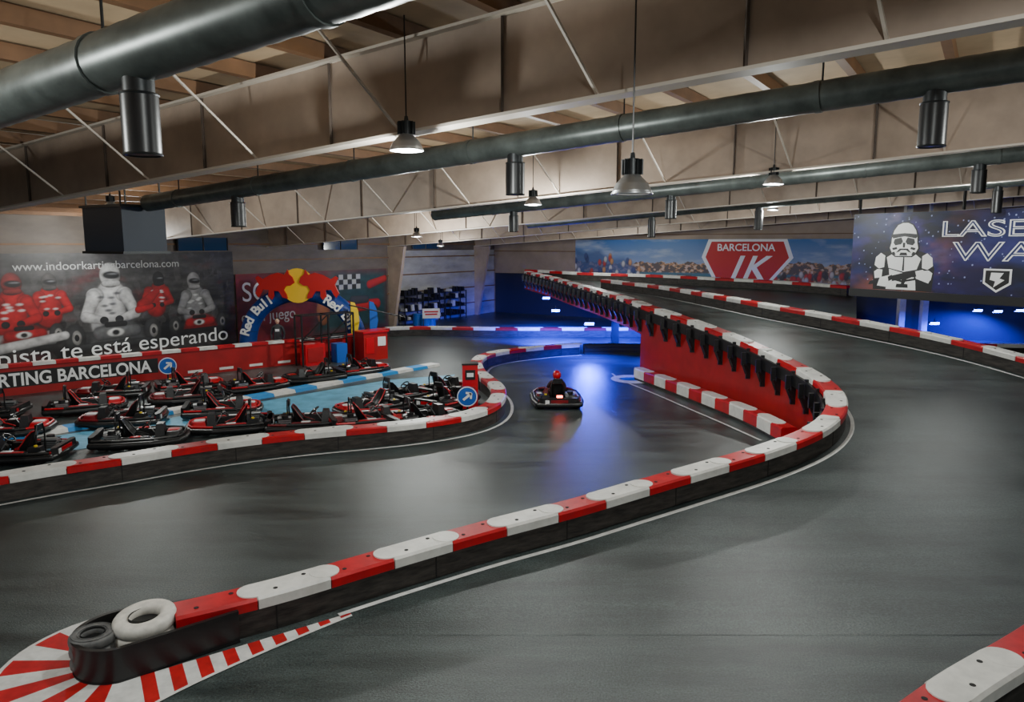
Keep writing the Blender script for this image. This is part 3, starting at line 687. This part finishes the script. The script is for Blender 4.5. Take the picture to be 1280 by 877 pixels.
# ------------------------------------------------------------------ karts
def kart_mesh():
    mb=MB()
    mb.prism([(-.75,-.32),(.55,-.32),(.85,-.2),(.85,.2),(.55,.32),(-.75,.32)],.06,.09,0)
    ring=[(-1.0,-.45),(-.98,-.62),(-.5,-.70),(.45,-.70),(.68,-.62),(.98,-.5),(1.08,-.3),(1.1,0),(1.08,.3),(.98,.5),(.68,.62),(.45,.70),(-.5,.70),(-.98,.62),(-1.0,.45),(-1.04,0)]
    rr=ring+[ring[0]]
    for a,b in zip(rr[:-1],rr[1:]):
        mb.cyl((a[0],a[1],.16),(b[0],b[1],.16),.08,.08,0,10);mb.sph((b[0],b[1],.16),.08,.08,.08,0,10,6)
        mb.cyl((a[0]*.97,a[1]*.97,.27),(b[0]*.97,b[1]*.97,.27),.03,.03,1 if (a[0]>.6 or a[0]<-.9) else 0,8)
    for sg in(-1,1):
        mb.prism([(-.42,sg*.36),(.38,sg*.36),(.48,sg*.58),(.40,sg*.66),(-.45,sg*.66),(-.5,sg*.5)],.10,.29,0,.86)
        mb.prism([(-.38,sg*.52),(.30,sg*.52),(.38,sg*.6),(-.38,sg*.6)],.291,.31,1,.9)
        mb.prism([(-.12,sg*.44),(.12,sg*.44),(.12,sg*.58),(-.12,sg*.58)],.312,.32,2,.9)
    mb.prism([(.60,-.34),(.75,-.38),(1.0,-.3),(1.06,0),(1.0,.3),(.75,.38),(.60,.34)],.12,.33,1,.72)
    mb.prism([(.66,-.12),(.92,-.11),(.95,0),(.92,.11),(.66,.12)],.335,.35,2,.9)
    mb.prism([(.38,-.22),(.62,-.2),(.62,.2),(.38,.22)],.2,.52,0,.7)
    for x,y,w,r in((-.72,-.52,.20,.145),(-.72,.52,.20,.145),(.62,-.50,.14,.13),(.62,.50,.14,.13)):
        mb.cyl((x,y-w/2,r),(x,y+w/2,r),r*.93,r*.93,3,24);mb.cyl((x,y-w/2+.02,r),(x,y+w/2-.02,r),r,r,3,24)
        mb.cyl((x,y-w/2-.005,r),(x,y+w/2+.005,r),r*.52,r*.52,4,18);mb.cyl((x,y-w/2-.01,r),(x,y+w/2+.01,r),r*.2,r*.2,0,12)
    mb.cyl((-.72,-.5,.145),(-.72,.5,.145),.02,.02,4,8);mb.cyl((.62,-.5,.13),(.62,.5,.13),.02,.02,4,8)
    sp=[(.18,.13),(.02,.11),(-.12,.12),(-.22,.20),(-.30,.36),(-.36,.54),(-.39,.66)]
    hw=[.17,.20,.21,.22,.22,.20,.15];ed=[.06,.14,.17,.17,.13,.08,.02]
    vs=[]
    for (x,z),w,h in zip(sp,hw,ed):
        nx,nz=(.0,1) if x>-.15 else (.85,.4)
        for yy,k in((-w,1),(-w*.8,.35),(-w*.4,.05),(0,0),(w*.4,.05),(w*.8,.35),(w,1)): vs.append((x+nx*h*k,yy,z+nz*h*k))
    fs=[(i*7+j,i*7+j+1,(i+1)*7+j+1,(i+1)*7+j) for i in range(6) for j in range(6)]
    mb.add(vs,fs,0);mb.add([(a-.03,b,c-.02) for a,b,c in vs],fs,0)
    mb.tube([vs[0],vs[7],vs[14],vs[21],vs[28],vs[35],vs[42],vs[45],vs[48],vs[41],vs[34],vs[27],vs[20],vs[13],vs[6]],.016,1,6)
    mb.tube([(-.48,-.2,.1),(-.50,-.2,.62),(-.50,-.12,.82),(-.50,.12,.82),(-.50,.2,.62),(-.48,.2,.1)],.02,0,8)
    mb.box((-.47,0,.75),(.06,.24,.14),0)
    mb.cyl((.45,0,.14),(.20,0,.50),.014,.014,4,8);mb.torus((.19,0,.51),.14,.018,(-.6,0,.8),0,22,8)
    mb.box((.20,0,.505),(.10,.2,.03),0,Matrix.Rotation(.64,3,'Y'));mb.box((.195,0,.515),(.06,.07,.03),2,Matrix.Rotation(.64,3,'Y'))
    mb.box((-.55,-.36,.26),(.32,.26,.22),4);mb.cyl((-.55,-.36,.36),(-.55,-.36,.47),.09,.09,0,16)
    for k in range(5): mb.box((-.55,-.36,.20+k*.045),(.35,.29,.012),0)
    mb.cyl((-.75,-.25,.38),(-.4,-.25,.38),.05,.05,4,12)
    mb.box((-.55,.36,.25),(.34,.24,.24),0,taper=.8);mb.cyl((-.55,.36,.36),(-.55,.36,.40),.04,.04,5,12)
    mb.prism([(-1.06,-.5),(-.98,-.6),(-.92,-.5),(-.92,.5),(-.98,.6),(-1.06,.5)],.12,.36,0,.95)
    mb.box((-1.065,0,.25),(.012,.5,.12),1);mb.box((-1.068,.35,.25),(.012,.12,.12),2)
    me=mb.mesh('go_kart',[BLK,REDG,WHG,RUB,ALU,YEL])
    bm=bmesh.new();bm.from_mesh(me);bmesh.ops.recalc_face_normals(bm,faces=bm.faces);bm.to_mesh(me);bm.free()
    me.polygons.foreach_set('use_smooth',[True]*len(me.polygons));me.set_sharp_from_angle(angle=math.radians(38))
    return me
KM=kart_mesh()
KM2=KM.copy();KM2.materials[1]=mat('kart_dark_red',(.16,.006,.010),.3)
KM3=KM.copy();KM3.materials[1]=BLK;KM3.materials[2]=REDG
kc=0
def kart(x,y,ang,z=0,sc=1.0):
    global kc
    kc+=1;o=bpy.data.objects.new('go_kart',(KM,KM2,KM,KM3)[kc%4]);COL.objects.link(o);o.location=(x,y,z);o.rotation_euler=(0,0,math.radians(ang));o.scale=(sc,)*3;return o
rk=kart(1.4,23.2,92,sc=1.05)
for i,(x,y,a) in enumerate([(-11.6,17.0,190),(-9.4,18.3,20),(-7.6,19.7,200),(-5.6,19.9,15),(-4.0,20.2,28),(-2.5,20.4,35),(-2.0,22.8,55),(-2.3,24.6,50),(-4.2,21.9,215),(-3.6,23.5,45),
        (-13.4,19.2,15),(-10.9,20.4,195),(-8.6,21.6,20),(-15.4,21.2,195),(-12.9,22.0,30),(-10.4,23.4,200),(-8.9,25.3,35),(-7.3,27.0,210),(-5.9,28.6,40),(-13.2,24.2,200),(-11.2,25.4,35)]):
    kart(x,y,a+random.uniform(-6,6))
mb=MB();mb.box((0,0,0),(.03,.16,.06),0);mb.box((.02,0,0),(.03,.2,.1),1);mb.obj('tail_light',[TAIL,BLK],rk,loc=(-1.085,0,.42))
# ------------------------------------------------------------------ people
def skinobj(name,verts,edges,rad,m,parent,sub=2,root=0):
    me=bpy.data.meshes.new(name);me.from_pydata(verts,edges,[]);o=bpy.data.objects.new(name,me);COL.objects.link(o)
    o.modifiers.new('s','SKIN');sv=me.skin_vertices[0].data
    for i,r in enumerate(rad):
        sv[i].radius=(r,r) if not isinstance(r,tuple) else r;sv[i].use_root=(i==root)
    sb=o.modifiers.new('d','SUBSURF');sb.levels=sub;sb.render_levels=sub
    o.modifiers['s'].use_smooth_shade=True
    me.materials.append(m);o.parent=parent;return o
def hand(name,wr,dr,side,m,parent,curl=.5):
    wr=Vector(wr);d=Vector(dr).normalized();sd=Vector(side).normalized();nn=d.cross(sd).normalized()
    skinobj(name+'_palm',[wr,wr+d*.045,wr+d*.085],[(0,1),(1,2)],[(.022,.02),(.036,.018),(.038,.016)],m,parent,1)
    for k,ln in enumerate((.07,.08,.075,.06)):
        b=wr+d*.08+sd*(-.03+.02*k);v=[b,b+d*ln*.45+nn*curl*.012,b+d*ln*.75+nn*curl*.035,b+d*ln*.85+nn*curl*.055]
        skinobj(name+'_finger_%d'%k,v,[(0,1),(1,2),(2,3)],[.009,.009,.008,.007],m,parent,1)
    b=wr+d*.03-sd*.03;skinobj(name+'_thumb',[b,b-sd*.03+d*.03,b-sd*.03+d*.055+nn*.02],[(0,1),(1,2)],[.011,.010,.008],m,parent,1)
CLO=mat('dark_clothes',(.035,.035,.042),.8,noise=.3,nscale=12);SKN=mat('skin',(.60,.36,.26),.5);HAIR=mat('dark_hair',(.02,.014,.01),.6)
e=empty('track_marshal',(-10.0,31.55,0),math.radians(10));e.scale=(1.06,)*3
V=[(0,0,.95),(0,0,1.12),(0,.0,1.32),(0,0,1.46),(0,-.01,1.56),(-.18,0,1.42),(-.25,.02,1.14),(-.22,-.10,.92),(.18,0,1.42),(.26,.02,1.14),(.22,-.10,.92),(-.10,0,.86),(-.12,-.02,.48),(-.12,.03,.09),(-.13,-.14,.05),(.10,0,.86),(.13,-.02,.48),(.13,.03,.09),(.14,-.14,.05)]
Ed=[(0,1),(1,2),(2,3),(3,4),(3,5),(5,6),(6,7),(3,8),(8,9),(9,10),(0,11),(11,12),(12,13),(13,14),(0,15),(15,16),(16,17),(17,18)]
skinobj('body',V,Ed,[(.17,.12),(.15,.11),(.18,.12),(.09,.08),.05,.065,.048,.035,.065,.048,.035,.095,.065,.045,.04,.095,.065,.045,.04],CLO,e)
mb=MB();mb.sph((0,-.01,1.66),.078,.095,.118,0,20,14);mb.sph((0,-.105,1.655),.014,.022,.022,0,8,6)
for sg in(-1,1): mb.sph((sg*.03,-.092,1.675),.013,.01,.008,2,8,6);mb.sph((sg*.08,0,1.66),.012,.02,.03,0,8,6)
mb.box((0,-.098,1.61),(.045,.012,.01),3)
mb.sph((0,.02,1.70),.088,.098,.105,1,20,12);mb.cyl((0,0,1.5),(0,0,1.58),.05,.048,0,12)
mb.box((0,-.115,1.30),(.16,.012,.10),4)
mb.obj('head',[SKN,HAIR,BLK,REDG,WHG],e,smooth=60)
hand('left_hand',(.22,-.10,.92),(0,-.3,-1),(0,1,0),SKN,e);hand('right_hand',(-.22,-.10,.92),(0,-.3,-1),(0,1,0),SKN,e)
e=empty('kart_driver',(1.4,23.2,0),math.radians(92));e.scale=(1.05,)*3
SUIT=mat('race_suit',(.05,.012,.014),.7,noise=.2,nscale=8)
V=[(-.14,0,.26),(-.20,0,.42),(-.24,0,.60),(-.23,0,.72),(-.22,0,.80),(-.22,-.18,.67),(-.05,-.26,.50),(.14,-.14,.54),(-.22,.18,.67),(-.05,.26,.50),(.14,.14,.54),(-.08,-.10,.24),(.30,-.16,.40),(.62,-.15,.20),(.70,-.15,.27),(-.08,.10,.24),(.30,.16,.40),(.62,.15,.20),(.70,.15,.27)]
skinobj('body',V,Ed,[(.15,.13),(.14,.12),(.17,.13),(.08,.08),.05,.07,.052,.038,.07,.052,.038,.09,.065,.045,.04,.09,.065,.045,.04],SUIT,e)
mb=MB();mb.sph((-.21,0,.90),.145,.125,.14,0,24,16);mb.sph((-.16,0,.87),.12,.10,.10,0,20,12);mb.sph((-.10,0,.915),.05,.095,.045,1,16,10);mb.torus((-.21,0,.80),.085,.02,(0,0,1),1,20,8)
mb.obj('helmet',[REDG,BLK,WHG],e,smooth=60)
hand('left_glove',(.13,.15,.53),(.5,-.1,.4),(0,1,0),BLK,e,1.2);hand('right_glove',(.13,-.15,.53),(.5,.1,.4),(0,-1,0),BLK,e,1.2)
# ------------------------------------------------------------------ pit lane dressing
mb=MB()
fr=frames(catmull([(-13.6,18.2),(-11.7,20.2),(-8.4,24.0),(-5.8,27.4),(-3.2,30.6)],.1),flat)
for i in range(0,len(fr)-8,8):
    mb.sweep(fr[i:i+9],[(-.3,0),(-.25,.10),(.25,.10),(.3,0)],(i//8)%2)
mb.obj('pit_divider_kerb',[mat('kerb_blue',(.03,.26,.62),.45),WHT])
mb=MB();mb.add([(-14.6,15.6,.008),(-12.2,16.6,.008),(-9.0,19.0,.008),(-6.0,21.0,.008),(-3.4,23.0,.008),(-2.4,25.4,.008),(-2.2,28.4,.008),(-4.6,27.2,.008),(-7.6,23.9,.008),(-10.0,21.0,.008),(-13.5,17.6,.008)],[tuple(range(11))],0)
mb.obj('pit_lane_paint',[BLUEP])
mb=MB();mb.add([(-9.6,24.6,.008),(-5.0,29.4,.008),(-5.2,31.0,.008),(-10.4,26.6,.008)],[(0,1,2,3)],0);mb.obj('pit_bay_paint',[BLUEP])
e=empty('fuel_cabinet',(-1.28,22.3,0),.1);mb=MB();mb.box((0,0,.7),(.46,.4,1.4),0);mb.box((0,0,1.42),(.5,.44,.05),1);mb.box((0,-.205,1.1),(.3,.02,.3),1);mb.box((0,-.21,.5),(.34,.02,.5),2);mb.box((0,-.22,1.1),(.2,.02,.12),3);mb.box((0,0,.03),(.52,.46,.06),1);mb.cyl((.24,-.1,1.1),(.3,-.1,.6),.02,.02,1,8)
mb.obj('cabinet_body',[REDG,BLK,WALLRED,WHG],e)
def roundsign(x,y,h,rz=0,r=.3):
    e=empty('round_arrow_sign',(x,y,0),rz);mb=MB();mb.cyl((0,-.02,h),(0,.02,h),r,r,0,32);mb.torus((0,-.02,h),r-.02,.015,(0,1,0),1,32,6)
    a=math.radians(-40);R=Matrix.Rotation(a,3,'Y');mb.box((0,-.03,h),(.30,.012,.07),1,R)
    for sg in(1,-1): mb.box(R@Vector((.10,0,sg*.055))+Vector((0,-.03,h)),(.17,.012,.06),1,R@Matrix.Rotation(sg*.8,3,'Y'))
    mb.cyl((0,.04,0),(0,.04,h),.03,.03,2,10);mb.cyl((0,.04,0),(0,.04,.04),.2,.2,2,20);mb.obj('sign_disc',[BLUE,WHG,DARKM],e,smooth=40)
roundsign(-1.3,21.2,.62);roundsign(-12.15,25.9,.75,.5)
e=empty('timing_gantry',(-7.9,31.2,0),.75);mb=MB()
for x in(-1.2,0,1.2):
    for y in(-.3,.3): mb.bar((x,y,0),(x,y,2.1),.06,.06,0)
for z in(1.1,2.1):
    for y in(-.3,.3): mb.bar((-1.2,y,z),(1.2,y,z),.05,.05,0)
for x in(-1.2,0,1.2): mb.bar((x,-.3,2.1),(x,.3,2.1),.05,.05,0)
mb.bar((-1.2,-.3,1.1),(0,-.3,2.1),.04,.04,0);mb.bar((0,-.3,1.1),(1.2,-.3,2.1),.04,.04,0)
mb.box((-.6,0,.45),(.9,.5,.9),1);mb.box((.65,0,.4),(.5,.5,.8),2);mb.box((-.6,-.26,.45),(.7,.02,.6),3)
mb.cyl((1.2,0,2.4),(5.2,1.6,1.5),.03,.03,0,8)
mb.obj('frame',[BLK,REDG,BLUE,WALLRED],e)
e=empty('control_booth',(-6.2,32.4,0),.75);mb=MB();mb.box((0,0,.6),(1.2,.8,1.2),0);mb.box((0,0,1.23),(1.3,.9,.07),1);mb.box((-.3,-.41,.65),(.4,.02,.7),1);mb.box((.3,-.41,.8),(.4,.02,.4),2);mb.obj('booth_body',[WALLRED,REDG,WHG],e)
def flag(x,y,m):
    e=empty('feather_flag',(x,y,0));mb=MB();mb.cyl((0,0,0),(0,0,2.4),.02,.015,0,8);mb.cyl((0,0,0),(0,0,.04),.25,.25,0,16)
    pts=[(0,.9),(.3,1.0),(.4,1.5),(.35,2.0),(.2,2.35),(0,2.4)];mb.add([(a,0,b) for a,b in pts]+[(a,.01,b) for a,b in pts],[tuple(range(6)),tuple(range(11,5,-1))],1);mb.obj('flag_cloth',[DARKM,m],e)
flag(-7.4,34.0,YEL);flag(-6.6,34.3,BLUE)
for x,y in((-5.6,44.2),(-4.9,44.6),(-5.1,43.8)):
    mb=MB();mb.cyl((0,0,0),(0,0,.9),.3,.3,0,24)
    for z in(.02,.3,.6,.88): mb.torus((0,0,z),.3,.015,(0,0,1),0,24,6)
    mb.cyl((.12,0,.9),(.12,0,.93),.04,.04,1,10);mb.obj('oil_drum',[BLUE,BLK],smooth=40,loc=(x,y,0))
e=empty('notice_board',(-4.6,42.2,0),.3);mb=MB();mb.box((0,0,1.1),(1.0,.04,.55),0);mb.box((0,-.025,1.2),(.8,.01,.08),1);mb.box((0,-.025,1.05),(.7,.01,.08),1)
for x in(-.45,.45): mb.bar((x,.03,0),(x,.03,1.4),.04,.04,2)
mb.obj('board',[WHG,REDG,DARKM],e)
for k in range(3):
    e=empty('tool_shelf',ST(35.9+k*2.3,TW-.5,0),math.atan2(ax.y,ax.x));mb=MB()
    for x in(-.9,.9):
        for y in(-.25,.25): mb.bar((x,y,0),(x,y,1.9),.05,.05,0)
    for z in(.3,.85,1.4,1.85):
        mb.box((0,0,z),(1.85,.55,.04),0)
        for q_ in range(5):
            hh=random.uniform(.15,.4);mb.box((-.7+q_*.35,0,z+.02+hh/2),(.26,.35,hh),random.choice((1,1,1,1,4)),taper=.9)
    mb.obj('shelf_frame',[DARKM,BLK,NAVY,WALLRED,TXG],e)
mb=MB()
for x,y in((5.1,36.6),(6.6,30.2),(8.6,40),(12,36)):
    mb.bar((x,y,0),(x,y,g(y)-.31),.35,.35,0);mb.box((x,y,.06),(.6,.6,.12),0);mb.box((x,y,g(y)-.38),(.7,.7,.14),0)
mb.obj('bridge_columns',[DARKM],rt)
mb=MB();fr=frames(catmull([(3.3,33.9),(5.0,34.0),(7.2,33.8)],.2),flat)
mb.sweep(fr,[(-.2,.0),(-.2,.42),(-.16,.46),(.16,.46),(.2,.42),(.2,0)],0);mb.sweep(fr,[(-.22,.12),(-.22,.18),(.22,.18),(.22,.12)],1);mb.sweep(fr,[(-.22,.3),(-.22,.36),(.22,.36),(.22,.3)],1)
mb.obj('rubber_track_barrier',[RUB,BLK])
for x,y in((19.5,37.2),(21.2,38.2)):
    mb=MB();mb.bar((x,y,0),(x,y,7.4),.3,.3,0);mb.box((x,y,.1),(.5,.5,.2),0);mb.obj('hall_column',[WHT])
for k,s in enumerate((20.3,29,36.5)):
    mb=MB();c=ST(s,TW-.16,0);d=ST(s+2.6,TW-.16,0)
    mb.bar((c.x,c.y,5.0),(d.x,d.y,5.0),.06,.6,0)
    for q_ in(.0,.5,1): p=c.lerp(d,q_)-bx*.03;mb.bar((p.x,p.y,4.7),(p.x,p.y,5.3),.06,.06,1)
    mb.obj('window_%d'%(k+1),[mat('dark_blue_glass',(.01,.04,.10),.15),DARKM])
mb=MB()
for z in(.9,2.0,3.1,4.2,5.0): mb.bar(ST(-8,TW-.06,z),ST(SW,TW-.06,z),.02,.07,0)
for z in(4.5,5.6): mb.bar(ST(SW-.03,TW,z),ST(SW-.03,TR,z),.03,.05,0)
mb.obj('trim_3',[PURL])
# ------------------------------------------------------------------ world + camera
w=bpy.data.worlds.new('hall_ambient');S.world=w;w.use_nodes=True
w.node_tree.nodes['Background'].inputs[0].default_value=(.90,.97,1.0,1);w.node_tree.nodes['Background'].inputs[1].default_value=.34
cd=bpy.data.cameras.new('camera');cd.sensor_width=36;cd.lens=930/1280*36;cd.clip_end=300
co=bpy.data.objects.new('camera',cd);COL.objects.link(co);co.location=(0,0,5.0);co.rotation_euler=(math.radians(90)-math.atan(133.5/930),0,0)
S.camera=co
